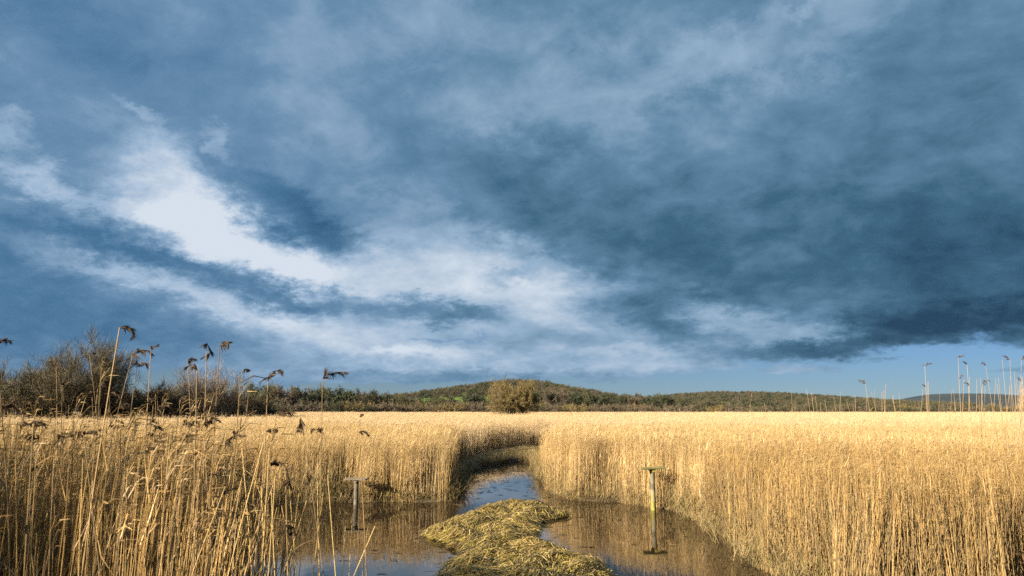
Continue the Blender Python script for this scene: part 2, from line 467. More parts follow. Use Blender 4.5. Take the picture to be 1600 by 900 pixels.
# ------------------------------------------------------------------ reed tufts (scattered as one mass)
STRAW = np.array([(.62, .44, .19), (.58, .40, .165), (.66, .49, .24), (.52, .35, .14), (.60, .46, .27), (.44, .30, .13)])
BROWN = np.array([(.10, .07, .045), (.14, .10, .06), (.08, .055, .038), (.2, .14, .08)])
OLD = np.array([(.26, .18, .085), (.32, .22, .105), (.20, .14, .07), (.24, .19, .08)])
def tuft(name, seed, n, rad, h, hs, r0=.0028, leaves=1, lean=.035, plume=.2, leafw=.009, cols=STRAW, dead=.08, under=.6, pl=.62, uh=(.2, .68)):
    r = np.random.default_rng(seed); ge = Geo()
    a = r.uniform(0, 6.28, n); q = rad * np.sqrt(r.uniform(0, 1, n))
    base = np.stack([q * np.cos(a), q * np.sin(a), np.full(n, -.05)], 1)
    ht = np.maximum(h * .35, r.normal(h, hs, n))
    ln = r.normal(0, lean, (n, 2)) + np.array([.035, .01])
    K = 4; t = np.linspace(0, 1, K)
    P = np.zeros((n, K, 3))
    bow = r.normal(0, .035, (n, 2))
    for k in range(K):
        P[:, k, :2] = base[:, :2] + ln * ht[:, None] * t[k] + bow * (t[k] ** 2.2) * ht[:, None] * .8
        P[:, k, 2] = base[:, 2] + ht * t[k]
    rr = r0 * r.uniform(.75, 1.35, n)[:, None] * np.array([1.15, 1.0, .8, .35])[None]
    c = cols[r.integers(0, len(cols), n)] * r.uniform(.75, 1.15, (n, 1))
    dk = r.uniform(0, 1, n) < dead
    c[dk] *= .5
    ge.tubes(P, rr, 3, c)
    # last year's broken brown stems, shorter than the living stand
    n2 = int(n * under)
    if n2:
        a2 = r.uniform(0, 6.28, n2); q2 = rad * np.sqrt(r.uniform(0, 1, n2))
        b2 = np.stack([q2 * np.cos(a2), q2 * np.sin(a2), np.full(n2, -.05)], 1)
        h2 = h * r.uniform(uh[0], uh[1], n2); l2 = r.normal(0, .13, (n2, 2))
        P2 = np.stack([b2, b2 + np.concatenate([l2 * h2[:, None] * .4, h2[:, None] * .5], 1), b2 + np.concatenate([l2 * h2[:, None], h2[:, None]], 1)], 1)
        ge.tubes(P2, r0 * r.uniform(.9, 1.5, n2)[:, None] * np.array([1.1, 1., .8])[None], 3, OLD[r.integers(0, len(OLD), n2)] * r.uniform(.7, 1.2, (n2, 1)))
    # dead leaves
    if leaves:
        m = n * leaves
        who = np.repeat(np.arange(n), leaves); tt = r.uniform(.25, .98, m)
        f = tt * (K - 1); i0 = np.minimum(f.astype(int), K - 2); fr = (f - i0)[:, None]
        S = P[who, i0] * (1 - fr) + P[who, i0 + 1] * fr
        az = r.normal(.4, 1.1, m); L = r.uniform(.14, .36, m); up = r.uniform(.8, 3.0, m)
        d = np.stack([np.cos(az), np.sin(az), up], 1); d = unit(d)
        e = unit(np.stack([np.cos(az), np.sin(az), np.where(r.uniform(0, 1, m) < .12, r.uniform(-1.2, 0, m), r.uniform(.6, 3.0, m))], 1))
        LP = np.stack([S, S + d * L[:, None] * .45, S + d * L[:, None] * .45 + e * L[:, None] * .55], 1)
        W = leafw * r.uniform(.5, 1.3, m)[:, None] * np.array([.7, 1., .1])[None]
        side = unit(np.stack([-np.sin(az), np.cos(az), r.uniform(-.5, .5, m)], 1))
        lc = cols[r.integers(0, len(cols), m)] * r.uniform(.65, 1.15, (m, 1))
        ge.ribbons(LP, W, side, lc)
    # feathery heads
    np_ = int(n * plume)
    if np_:
        who = r.permutation(n)[:np_]; S = P[who, -1]
        m = np_ * 7; w2 = np.repeat(np.arange(np_), 7)
        az = r.normal(.3, .8, m)
        S2 = S[w2] - np.array([0, 0, 1]) * r.uniform(0, .12, m)[:, None]
        d = unit(np.stack([np.cos(az) * .5, np.sin(az) * .5, r.uniform(.2, 1.2, m)], 1)); L = r.uniform(.06, .15, m)[:, None]
        LP = np.stack([S2, S2 + d * L * .6, S2 + d * L * .8 + np.stack([np.cos(az), np.sin(az), -.4 + 0 * az], 1) * L * .4], 1)
        W = np.full((m, 1), .006) * np.array([.6, 1., .3])[None]
        mixc = cols[r.integers(0, len(cols), m)] * pl
        ge.ribbons(LP, W, unit(r.normal(0, 1, (m, 3))), mixc)
    me = ge.mesh(name); me.materials.append(M_REED)
    return me
def library(name, meshes):
    c = bpy.data.collections.new(name)
    for i, me in enumerate(meshes):
        c.objects.link(bpy.data.objects.new('%s_%02d' % (name, i), me))
    return c
LIB_NEAR = library('near_tuft', [tuft('near_tuft', 100 + i, 80, .36, 1.54, .14) for i in range(8)])
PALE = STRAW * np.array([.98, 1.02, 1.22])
DARK_STRAW = STRAW * np.array([.82, .77, .68])
LIB_DARK = library('old_tuft', [tuft('old_tuft', 110 + i, 70, .36, 1.54, .15, cols=DARK_STRAW, under=1.7, uh=(.25, .88), dead=.2, leafw=.0062) for i in range(8)])  # darker straw and a denser, taller brown understory for the nearest tufts
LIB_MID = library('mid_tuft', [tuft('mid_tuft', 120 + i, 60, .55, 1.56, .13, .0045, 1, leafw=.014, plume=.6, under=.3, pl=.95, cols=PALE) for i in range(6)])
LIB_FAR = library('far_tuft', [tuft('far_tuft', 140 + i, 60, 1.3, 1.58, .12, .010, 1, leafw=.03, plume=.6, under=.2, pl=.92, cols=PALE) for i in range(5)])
SEDGE = np.array([(.28, .21, .09), (.20, .165, .055), (.34, .25, .12), (.15, .11, .05)])
LIB_EDGE = library('edge_tuft', [tuft('edge_tuft', 160 + i, 46, .28, .55, .22, .0026, 3, lean=.30, plume=.0, cols=SEDGE, under=0) for i in range(5)])

def scatter(name, label, pts, lib, scale, seed, tilt=.03, sx=None):
    r = np.random.default_rng(seed); n = len(pts)
    me = bpy.data.meshes.new(name)
    me.vertices.add(n); me.vertices.foreach_set('co', np.asarray(pts, np.float32).ravel())
    def at(nm, ty, data, key):
        a = me.attributes.new(nm, ty, 'POINT'); a.data.foreach_set(key, np.asarray(data).ravel())
    at('pick', 'INT', r.integers(0, len(lib.objects), n).astype(np.int32), 'value')
    rot = np.stack([r.normal(0, tilt, n), r.normal(0, tilt, n), r.uniform(-.9, .9, n)], 1).astype(np.float32)
    at('rot', 'FLOAT_VECTOR', rot, 'vector')
    sc_ = np.stack([np.ones(n), np.ones(n), np.asarray(scale)], 1) if sx is None else np.stack([sx, sx, np.asarray(scale)], 1)
    at('scl', 'FLOAT_VECTOR', sc_.astype(np.float32), 'vector')
    ng = bpy.data.node_groups.new(name, 'GeometryNodeTree')
    ng.interface.new_socket('Geometry', in_out='INPUT', socket_type='NodeSocketGeometry')
    ng.interface.new_socket('Geometry', in_out='OUTPUT', socket_type='NodeSocketGeometry')
    gi = ng.nodes.new('NodeGroupInput'); go = ng.nodes.new('NodeGroupOutput')
    ci = ng.nodes.new('GeometryNodeCollectionInfo'); ci.inputs[0].default_value = lib
    ci.inputs['Separate Children'].default_value = True; ci.inputs['Reset Children'].default_value = True
    ip_ = ng.nodes.new('GeometryNodeInstanceOnPoints'); ip_.inputs['Pick Instance'].default_value = True
    def named(nm, ty):
        a = ng.nodes.new('GeometryNodeInputNamedAttribute'); a.data_type = ty; a.inputs[0].default_value = nm
        return a.outputs[0]
    er = ng.nodes.new('FunctionNodeEulerToRotation')
    ng.links.new(named('rot', 'FLOAT_VECTOR'), er.inputs[0])
    ng.links.new(gi.outputs[0], ip_.inputs['Points']); ng.links.new(ci.outputs[0], ip_.inputs['Instance'])
    ng.links.new(named('pick', 'INT'), ip_.inputs['Instance Index'])
    ng.links.new(er.outputs[0], ip_.inputs['Rotation']); ng.links.new(named('scl', 'FLOAT_VECTOR'), ip_.inputs['Scale'])
    ng.links.new(ip_.outputs[0], go.inputs[0])
    o = link(name, me)
    mo = o.modifiers.new('scatter', 'NODES'); mo.node_group = ng
    return tag(o, label, kind='stuff')

HALF = math.tan(R_(41))
def jitter_grid(ymin, ymax, step, seed, xlim=None):
    r = np.random.default_rng(seed)
    xm = ymax * HALF + 3 if xlim is None else xlim
    gx, gy = np.meshgrid(np.arange(-xm, xm, step), np.arange(ymin, ymax, step))
    gx = gx + r.uniform(-.5, .5, gx.shape) * step; gy = gy + r.uniform(-.5, .5, gy.shape) * step
    gx, gy = gx.ravel(), gy.ravel()
    k = np.abs(gx) < gy * HALF + 2.5
    return gx[k], gy[k]
def free(X, Y, pad):
    """where reeds grow"""
    wv = .16 * wob(X, Y, 2.0, 61)
    return (sdist(POND, X, Y) > pad + wv) & (sdist(PATH, X, Y) > .45 + wv)
NEAR_EDGE = [(-1.35, 3.0), (-1.5, 3.6), (-1.9, 4.8), (-2.6, 6.8), (-3.3, 8.6), (-3.9, 9.3), (-12, 9.3), (-12, 3.0)]     # the stand beside the hide
def stand_height(X, Y):
    h = 1 + .06 * wob(X, Y, .9, 71) + .035 * wob(X, Y, .25, 72)
    left = 1 / (1 + np.exp((X + 1.0) * 2.2)) * np.interp(Y, [2, 4, 7, 10, 14, 19], [.30, .32, .27, .10, 0, 0])
    return h + left
X, Y = jitter_grid(3.7, 32, .40, 1)
k = free(X, Y, .20)
k &= ~((Y < 9.2) & (X > -5.2) & ~inside(NEAR_EDGE, X + .15 * wob(X, Y, 2.5, 62), Y))
k &= ~((Y < 7.5) & (X > 0))
X, Y = X[k], Y[k]
ch = np.interp(Y, [0, 18, 25, 34, 48, 400], [0, 0, .0, .2, 1.0, 8])            # the channel splits the bed in two
L_ = X < ch
for sel, nm, lb, sd2 in ((L_, 'reed_bed', 'dense stand of golden dead reeds left of the pool and channel', 11),
                         (~L_, 'reed_bed', 'dense stand of golden dead reeds right of the pool and channel', 12)):
    x, y = X[sel], Y[sel]
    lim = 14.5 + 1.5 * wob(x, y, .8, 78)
    for part_, lib_, lb2 in ((y < lim, LIB_DARK, lb.replace('golden dead reeds', 'darker brown reeds nearest the viewpoint,')), (y >= lim, LIB_NEAR, lb)):
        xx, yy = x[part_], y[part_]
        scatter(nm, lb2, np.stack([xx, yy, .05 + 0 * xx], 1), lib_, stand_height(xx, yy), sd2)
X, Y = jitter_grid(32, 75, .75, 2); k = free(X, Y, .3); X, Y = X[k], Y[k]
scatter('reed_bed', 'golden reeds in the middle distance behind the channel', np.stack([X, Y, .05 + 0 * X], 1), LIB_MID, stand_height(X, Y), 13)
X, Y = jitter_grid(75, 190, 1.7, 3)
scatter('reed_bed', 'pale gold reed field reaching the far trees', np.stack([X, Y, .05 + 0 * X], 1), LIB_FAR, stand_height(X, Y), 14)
# short sedge and broken stems along the margins
X, Y = jitter_grid(6, 40, .22, 4, 14); dd = sdist(POND, X, Y)
k = (dd > -.05) & (dd < .16) & (Y > 8.5) & (np.random.default_rng(9).uniform(0, 1, len(X)) < .6); X, Y = X[k], Y[k]
scatter('sedge', 'low yellowish sedge and broken reed along the pool margins', np.stack([X, Y, .02 + 0 * X], 1), LIB_EDGE, .55 + .4 * wob(X, Y, 1.5, 75) ** 2, 15, .12)
# ------------------------------------------------------------------ hills and far woods
def hill(name, label, prof, d0, d1, mat, nx=140, nd=30, rough=1.0, seed=1):
    """a ridge: prof is [(px, terrain height m)] seen at the crest distance d1; it rises from d0 and falls away behind"""
    px = np.linspace(prof[0][0], prof[-1][0], nx)
    hh = np.interp(px, [p[0] for p in prof], [p[1] for p in prof])
    hh = np.convolve(np.pad(hh, 6, 'edge'), np.ones(13) / 13, 'valid')
    d = np.concatenate([np.linspace(d0, d1, nd), d1 + (d1 - d0) * np.array([.15, .4, .8, 1.3])])
    PX, DD = np.meshgrid(px, d)
    t = np.clip((DD - d0) / (d1 - d0), 0, 1)
    s = np.where(DD <= d1, t * t * (3 - 2 * t), np.clip(1 - ((DD - d1) / (d1 - d0)) * .55, 0, 1))
    Z = hh[None] * s * (1 + .05 * rough * wob(PX * .04, DD * .01, 1.0, seed)) - .6 * (t < .02)
    X = (PX - 800) / FPX * DD
    i = np.arange(PX.size).reshape(PX.shape)
    o = link(name, make_mesh(name, np.stack([X, DD, Z], -1).reshape(-1, 3), None, None, True,
             np.stack([i[:-1, :-1], i[:-1, 1:], i[1:, 1:], i[1:, :-1]], -1).reshape(-1, 4)), mat)
    tag(o, label, kind='structure')
    def height(x, y):
        p = x / y * FPX + 800
        t = np.clip((y - d0) / (d1 - d0), 0, 1)
        s = np.where(y <= d1, t * t * (3 - 2 * t), np.clip(1 - ((y - d1) / (d1 - d0)) * .55, 0, 1))
        return np.interp(p, px, hh) * s * (1 + .05 * rough * wob(p * .04, y * .01, 1.0, seed))
    return height
h_mid = hill('hill', 'low wooded hill with green pastures behind the round bush', [(420, 0), (520, 4), (600, 10), (660, 16), (700, 21), (740, 27), (790, 31), (830, 30), (880, 25), (930, 17), (980, 10), (1060, 4), (1120, 0)], 420, 900, M_HILL, seed=2)
h_right = hill('hill', 'long wooded ridge on the right', [(900, 0), (960, 11), (1030, 23), (1090, 29), (1160, 30), (1240, 27), (1320, 20), (1400, 11), (1500, 6), (1620, 5), (1800, 4), (1950, 0)], 700, 1500, M_HILL, seed=3)
h_left = hill('hill', 'gentle dark rise behind the left trees', [(-600, 0), (-200, 10), (100, 14), (300, 12), (420, 8), (560, 5), (640, 0)], 500, 900, M_FAR, seed=4)
hill('hill', 'far dark blue hill on the right skyline', [(1240, 0), (1340, 20), (1395, 88), (1440, 128), (1480, 142), (1540, 126), (1620, 112), (1760, 90), (2000, 40), (2200, 0)], 4200, 6000, M_FAR, seed=5)

# ------------------------------------------------------------------ trees
def tree_curves(seed, height, spread, stems, levels, up=.35, wig=.12, split=(5, 5, 6), ang=.75, base_r=.18, ratio=.62, trunk=.0):
    """branch curves level by level: list of (P (n,4,3), R (n,4))"""
    r = np.random.default_rng(seed); out = []
    a = np.arange(stems) * 2.4 + r.uniform(0, 1, stems)
    tl = r.uniform(.25, 1, stems) ** .7
    d = unit(np.stack([np.cos(a) * tl * spread, np.sin(a) * tl * spread, np.full(stems, height * .55)], 1))
    S = np.stack([np.cos(a), np.sin(a), 0 * a], 1) * base_r * 1.2
    L = np.full(stems, height * .5) * r.uniform(.85, 1.15, stems)
    if trunk:
        S = np.zeros((stems, 3)); S[:, 2] = trunk * height * r.uniform(.7, 1.2, stems)
        P = np.array([[[0, 0, -.2], [.02, 0, trunk * height * .4], [.05, .02, trunk * height * .8], [.04, .0, trunk * height * 1.2]]]) * np.array([base_r * 3, base_r * 3, 1])
        out.append((P, np.array([[1.3, 1., .9, .7]]) * base_r))
        L = L * (1 - trunk * .6)
    Rd = np.full(stems, base_r * (.55 if trunk else .7))
    for lv in range(levels):
        n = len(S); K = 4; P = np.zeros((n, K, 3)); P[:, 0] = S
        dd = d.copy()
        for k in range(1, K):
            dd = unit(dd + r.normal(0, wig, (n, 3)) + np.array([0, 0, up * .25]))
            P[:, k] = P[:, k - 1] + dd * (L / (K - 1))[:, None]
        out.append((P, Rd[:, None] * np.array([1, .8, .6, .35])[None]))
        if lv == levels - 1: break
        m = split[min(lv, len(split) - 1)]
        who = np.repeat(np.arange(n), m)
        t = r.uniform(.3, 1.0, n * m); t[::m] = 1.0
        f = t * (K - 1); i0 = np.minimum(f.astype(int), K - 2); fr = (f - i0)[:, None]
        S = P[who, i0] * (1 - fr) + P[who, i0 + 1] * fr
        tg = unit(P[who, i0 + 1] - P[who, i0])
        d = unit(tg + r.normal(0, ang * .6, (n * m, 3)) + np.array([0, 0, up * .5]))
        L = L[who] * ratio * r.uniform(.7, 1.2, n * m)
        Rd = Rd[who] * .5
    return out
def bare_tree(name, seed, height, spread, stems, levels, tw, cols, limb=(.16, .13, .09), leafy=0, leafcol=None, fuzz=0, fl=.5, fw=.02, fup=.4, **kw):
    """returns (trunk mesh, crown mesh); scaled so that the crown really is height x spread"""
    r = np.random.default_rng(seed + 999)
    cv = tree_curves(seed, height, spread, stems, levels, **kw)
    allp = np.concatenate([p.reshape(-1, 3) for p, _ in cv])
    sz = height / np.quantile(allp[:, 2], .995); sx = spread / np.quantile(np.hypot(allp[:, 0], allp[:, 1]), .98)
    k = np.array([sx, sx, sz])
    cv = [(p * k, q) for p, q in cv]
    gt, gc = Geo(), Geo()
    cols = np.array(cols)
    nb = 2 if 'trunk' in kw and kw['trunk'] else 1
    for i, (p, q) in enumerate(cv):
        n = len(p)
        if i < nb: gt.tubes(p, q, 6, np.tile(np.array(limb), (n, 1)) * r.uniform(.8, 1.2, (n, 1)))
        elif i < len(cv) - 2: gc.tubes(p, np.maximum(q, tw), 4 if i < 3 else 3, np.tile(np.array(limb), (n, 1)) * r.uniform(.8, 1.2, (n, 1)))
        else:
            w = np.full((n, 4), tw * 2) * np.array([1, .9, .75, .4])[None]
            gc.ribbons(p, w, unit(r.normal(0, 1, (n, 3))), cols[r.integers(0, len(cols), n)] * r.uniform(.7, 1.25, (n, 1)))
    if leafy:
        tips = cv[-1][0][:, -1]; who = r.integers(0, len(tips), leafy)
        c = tips[who] + r.normal(0, .25, (leafy, 3))
        d = unit(r.normal(0, 1, (leafy, 3))); L = r.uniform(.15, .4, (leafy, 1))
        lc = np.array(leafcol)[r.integers(0, len(leafcol), leafy)] * r.uniform(.6, 1.3, (leafy, 1))
        gc.ribbons(np.stack([c - d * L, c, c + d * L], 1), np.tile(np.array([.06, .26, .04]), (leafy, 1)), unit(r.normal(0, 1, (leafy, 3))), lc)
    if fuzz:                                                                # the finest twigs
        tp = np.concatenate([cv[-1][0].reshape(-1, 3), cv[-2][0].reshape(-1, 3)]); who = r.integers(0, len(tp), fuzz)
        s0 = tp[who]; out_ = unit(s0 - np.array([0, 0, height * .35]))
        d = unit(out_ * .6 + r.normal(0, .55, (fuzz, 3)) + np.array([0, 0, fup])); L = fl * r.uniform(.4, 1.2, (fuzz, 1))
        gc.ribbons(np.stack([s0, s0 + d * L * .5 + r.normal(0, .04, (fuzz, 3)) * L, s0 + d * L], 1), np.tile(np.array([1., .8, .4]) * fw, (fuzz, 1)),
                   unit(r.normal(0, 1, (fuzz, 3))), cols[r.integers(0, len(cols), fuzz)] * r.uniform(.7, 1.3, (fuzz, 1)))
    mt, mc = gt.mesh(name + '_trunk'), gc.mesh(name + '_crown', False)
    mt.materials.append(M_TWIG); mc.materials.append(M_TWIG)
    return mt, mc
def plant_tree(name, meshes, px, base_d, label, category, group=None, s=1.0, rz=0.0, z=0.0):
    o = empty(name, ((px - 800) / FPX * base_d, base_d, z))
    o.rotation_euler.z = rz; o.scale = (s, s, s)
    link('trunk', meshes[0], None, o); link('crown', meshes[1], None, o)
    return tag(o, label, category, group)
TW_WILLOW = [(.092, .074, .046), (.115, .092, .058), (.072, .062, .036), (.082, .078, .04)]
TW_PALE = [(.24, .19, .14), (.20, .16, .11), (.17, .14, .095)]
TW_OLIVE = [(.14, .105, .042), (.11, .088, .034), (.165, .125, .055)]
big = [bare_tree('willow', 51, 7.9, 4.9, 12, 5, .011, TW_WILLOW, split=(5, 5, 6, 5), up=.45, base_r=.17, fuzz=26000, fl=.7, fw=.018),
       bare_tree('willow', 52, 6.6, 5.2, 12, 5, .011, TW_WILLOW, split=(5, 5, 6, 5), up=.4, base_r=.17, fuzz=26000, fl=.7, fw=.018),
       bare_tree('willow', 53, 6.2, 3.7, 11, 5, .010, TW_PALE, split=(5, 5, 5, 5), up=.5, base_r=.13, fuzz=9000, fl=.7, fw=.012),
       bare_tree('willow', 54, 4.4, 4.4, 12, 5, .014, TW_WILLOW, split=(4, 5, 5, 5), up=.35, base_r=.12, fuzz=14000, fl=.5, fw=.03, fup=.1),
       bare_tree('willow', 55, 6.6, 3.7, 16, 5, .016, TW_OLIVE, split=(5, 5, 6, 5), up=.2, ang=.95, base_r=.14, fuzz=16000, fl=.6, fw=.035, fup=.2)]
plant_tree('bare_tree', big[0], 128, 60, 'tall domed bare willow behind the reeds at far left', 'tree')
plant_tree('bare_tree', big[1], 12, 62, 'broad bare willow cut by the left edge of the picture', 'tree', rz=1.0)
plant_tree('bare_tree', big[2], 335, 66, 'pale twiggy bare willow behind the drooping seed heads', 'tree')
plant_tree('bush', big[3], 225, 64, 'low dark bush filling the gap between the two left willows', 'bush')
plant_tree('bush', big[3], 300, 70, 'low dark bush under the pale twiggy willow', 'bush', rz=2.0, s=1.05)
plant_tree('bush', big[3], 395, 74, 'low dark bush at the right foot of the pale willow', 'bush', rz=4.0, s=.85)
plant_tree('bush', big[3], 60, 58, 'dense dark bush at the foot of the far left willows', 'bush', rz=5.0, s=1.1)
plant_tree('bush', big[4], 806, 108, 'big round olive brown bush standing alone at the end of the reed field', 'bush')

for bx_, by_, rz_, s_, lb_ in ((-14.0, 1.6, .5, 1.14, 'leafless bush added out of view on the left to shade the reeds, foremost of three'), (-10.6, -.9, 2.2, 1.08, 'leafless bush added out of view on the left to shade the reeds, middle of three'),
                          (-8.0, -3.4, 3.9, .96, 'leafless bush added out of view on the left to shade the reeds, rearmost of three')):
    o = empty('bush', (bx_, by_, .05)); o.rotation_euler.z = rz_; o.scale = (s_, s_, s_)  # unseen bushes, added to throw shade on the left reed stand
    link('trunk', big[3][0], None, o); link('crown', big[3][1], None, o); tag(o, lb_, 'bush')
TW_FAR = [[(.092, .076, .046), (.072, .062, .038)], [(.08, .074, .036), (.06, .06, .027)], [(.105, .082, .056), (.085, .068, .046)], [(.058, .056, .031), (.042, .044, .024)]]
far_v = [bare_tree('far_tree', 201 + i, 9.0, 4.2, 6, 4, .055, TW_FAR[i % 4], split=(5, 5, 6), up=.12, ang=1.0, base_r=.22, trunk=.2, fuzz=4200, fl=.7, fw=.09, fup=.1) for i in range(6)]
ever_v = [bare_tree('far_evergreen', 221 + i, 8.0, 3.8, 6, 4, .05, TW_FAR[3], split=(5, 4, 4), up=.3, base_r=.22, trunk=.15, leafy=2600,
          leafcol=[(.022, .030, .016), (.032, .040, .019), (.045, .048, .022)]) for i in range(3)]
shrub_v = [bare_tree('far_shrub', 241 + i, 4.0, 3.6, 9, 4, .05, TW_FAR[(i + 2) % 4] if i < 3 else TW_OLIVE, split=(5, 4, 6), up=.1, ang=1.0, base_r=.1, fuzz=1800, fl=.5, fw=.06, fup=.1) for i in range(4)]
r = np.random.default_rng(77)
GT = 'bare trees in the line behind the reed field'
GS = 'brown shrubs along the far edge of the reed field'
LT = 'bare brown tree in the distant line beyond the left reeds'
LT2 = 'bare brown tree in the distant line right of the round bush'
LE = 'dark ivy green tree in the distant line left of the round bush'
LE2 = 'dark ivy green tree in the distant line right of the round bush'
LS = 'low brown shrub in the hedge along the far reed edge'
def top_scale(px, top_y, d, h): return max(.3, (H + ray(px, top_y)[2] / ray(px, top_y)[1] * d) / h)
for px in np.arange(405, 640, 13.0):
    x = px + r.uniform(-5, 5); d = r.uniform(200, 250)
    ty = np.interp(x, [400, 440, 470, 500, 530, 560, 590, 640], [600, 604, 611, 607, 609, 607, 614, 619]) + r.uniform(-4, 4)
    if r.uniform() < .25:
        plant_tree('evergreen_tree', ever_v[r.integers(3)], x, d, LE, 'tree', 'dark trees in the distant line', top_scale(x, ty + 3, d, 8.0), r.uniform(0, 6))
    else:
        plant_tree('bare_tree', far_v[r.integers(6)], x, d, LT, 'tree', GT, top_scale(x, ty, d, 9.0), r.uniform(0, 6))
for px in np.arange(842, 1075, 12.0):
    x = px + r.uniform(-5, 5); d = r.uniform(300, 360)
    ty = np.interp(x, [840, 870, 900, 960, 1000, 1040, 1080], [608, 610, 611, 616, 614, 618, 626]) + r.uniform(-2, 3)
    if r.uniform() < .45:
        plant_tree('evergreen_tree', ever_v[r.integers(3)], x, d, LE2, 'tree', 'dark trees right of the round bush', top_scale(x, ty + 2, d, 8.0), r.uniform(0, 6))
    else:
        plant_tree('bare_tree', far_v[r.integers(6)], x, d, LT2, 'tree', 'bare trees right of the round bush', top_scale(x, ty, d, 9.0), r.uniform(0, 6))
for px in np.arange(415, 1640, 11.0):
    if 785 < px < 828: continue
    x = px + r.uniform(-5, 5); d = r.uniform(192, 215)
    ty = np.interp(x, [415, 640, 700, 780, 840, 1000, 1180, 1640], [626, 629, 629, 629, 631, 632, 633, 633]) + r.uniform(-2, 2)
    plant_tree('shrub', shrub_v[r.integers(4)], x, d, LS, 'shrub', GS, top_scale(x, ty, d, 4.0), r.uniform(0, 6))
plant_tree('evergreen_tree', ever_v[0], 741, 260, 'dark green conifer clump below the pasture left of the round bush', 'tree', None, top_scale(741, 618, 260, 8.0), 1.0)
plant_tree('evergreen_tree', ever_v[1], 752, 265, 'small dark green tree touching the conifer clump by the pasture', 'tree', None, top_scale(752, 620, 265, 8.0), 2.0)

LIB_WOOD = library('wood_tree', [m[1] for m in far_v] + [ever_v[0][1]])
FIELDS = [(655, 634, 27, 7.5), (704, 633, 19, 8), (761, 632, 14, 9), (1065, 639, 30, 5), (1560, 640, 60, 4)]
def woods(name, label, hf, px0, px1, d0, d1, step, seed, size=1.0, fields=True):
    r = np.random.default_rng(seed)
    xa, xb = (px0 - 800) / FPX * d1, (px1 - 800) / FPX * d1
    gx, gy = np.meshgrid(np.arange(xa, xb, step), np.arange(d0, d1, step))
    gx = (gx + r.uniform(-.5, .5, gx.shape) * step).ravel(); gy = (gy + r.uniform(-.5, .5, gy.shape) * step).ravel()
    p = gx / gy * FPX + 800
    k = (p > px0) & (p < px1); gx, gy, p = gx[k], gy[k], p[k]
    z = hf(gx, gy)
    # where does the point fall in the picture
    zc = gy * CP + (z - H) * SP; yc = -gy * SP + (z - H) * CP
    py = 450 - FPX * yc / zc
    k = z > .3
    if fields:
        for (fx, fy, rx, ry) in FIELDS: k &= ((p - fx) / rx) ** 2 + ((py - fy) / ry) ** 2 > 1
    gx, gy, z = gx[k], gy[k], z[k]
    sc_ = size * r.uniform(.55, 1.1, len(gx))
    return scatter(name, label, np.stack([gx, gy, z], 1), LIB_WOOD, sc_, seed, .05, sc_ * r.uniform(.9, 1.5, len(gx)))
woods('woodland', 'brown leafless woodland covering the low hill', h_mid, 430, 1110, 430, 960, 11, 81, 1.0)
woods('woodland', 'brown leafless woodland along the right ridge', h_right, 920, 1800, 720, 1560, 15, 82, 1.1)
woods('woodland', 'dark woodland behind the left willows', h_left, -150, 620, 520, 930, 13, 83, 1.0, False)

# ------------------------------------------------------------------ posts with boards in the pool
M_POST = mat_noise('mossy_post', [(.30, (.09, .08, .055)), (.48, (.20, .18, .13)), (.60, (.17, .155, .045)), (.75, (.22, .20, .045))], 2.2, .85, 6, .4, stretch=(1, 1, 1.2))
def mat_mossy_post():
    m = M_POST; nt = m.node_tree
    p = [n for n in nt.nodes if n.type == 'BSDF_PRINCIPLED'][0]; rp = [n for n in nt.nodes if n.type == 'VALTORGB'][0]; nz = [n for n in nt.nodes if n.type == 'TEX_NOISE'][0]
    tc = [n for n in nt.nodes if n.type == 'TEX_COORD'][0]
    sp = nt.nodes.new('ShaderNodeSeparateXYZ'); nt.links.new(tc.outputs['Object'], sp.inputs[0])
    ad = nt.nodes.new('ShaderNodeMath'); ad.operation = 'MULTIPLY_ADD'; ad.inputs[1].default_value = -.55; ad.inputs[2].default_value = .25
    nt.links.new(sp.outputs['Z'], ad.inputs[0])
    a2 = nt.nodes.new('ShaderNodeMath'); nt.links.new(ad.outputs[0], a2.inputs[0]); nt.links.new(nz.outputs['Fac'], a2.inputs[1]); nt.links.new(a2.outputs[0], rp.inputs[0])
mat_mossy_post()
M_POST2 = mat_noise('grey_post', [(.3, (.07, .06, .05)), (.7, (.17, .15, .12))], 4, .85, 6, .4, stretch=(1, 1, .4))
M_PLANK = mat_noise('weathered_plank', [(.3, (.09, .08, .035)), (.55, (.19, .17, .07)), (.75, (.26, .24, .07))], 6, .85, 6, .4, stretch=(.4, 3, 3))
M_PLANK2 = mat_noise('pale_plank', [(.3, (.11, .09, .065)), (.7, (.21, .175, .125))], 6, .85, 6, .4, stretch=(.4, 3, 3))
def box_mesh(name, sx, sy, sz, bev=.012, seed=0, warp=.004):
    import bmesh
    r = random.Random(seed)
    bm = bmesh.new(); bmesh.ops.create_cube(bm, size=1)
    for v in bm.verts: v.co.x *= sx; v.co.y *= sy; v.co.z *= sz
    bmesh.ops.bevel(bm, geom=bm.edges[:], offset=bev, segments=2, affect='EDGES')
    for v in bm.verts: v.co.x += r.uniform(-1, 1) * warp; v.co.y += r.uniform(-1, 1) * warp; v.co.z += r.uniform(-1, 1) * warp
    me = bpy.data.meshes.new(name); bm.to_mesh(me); bm.free()
    return me
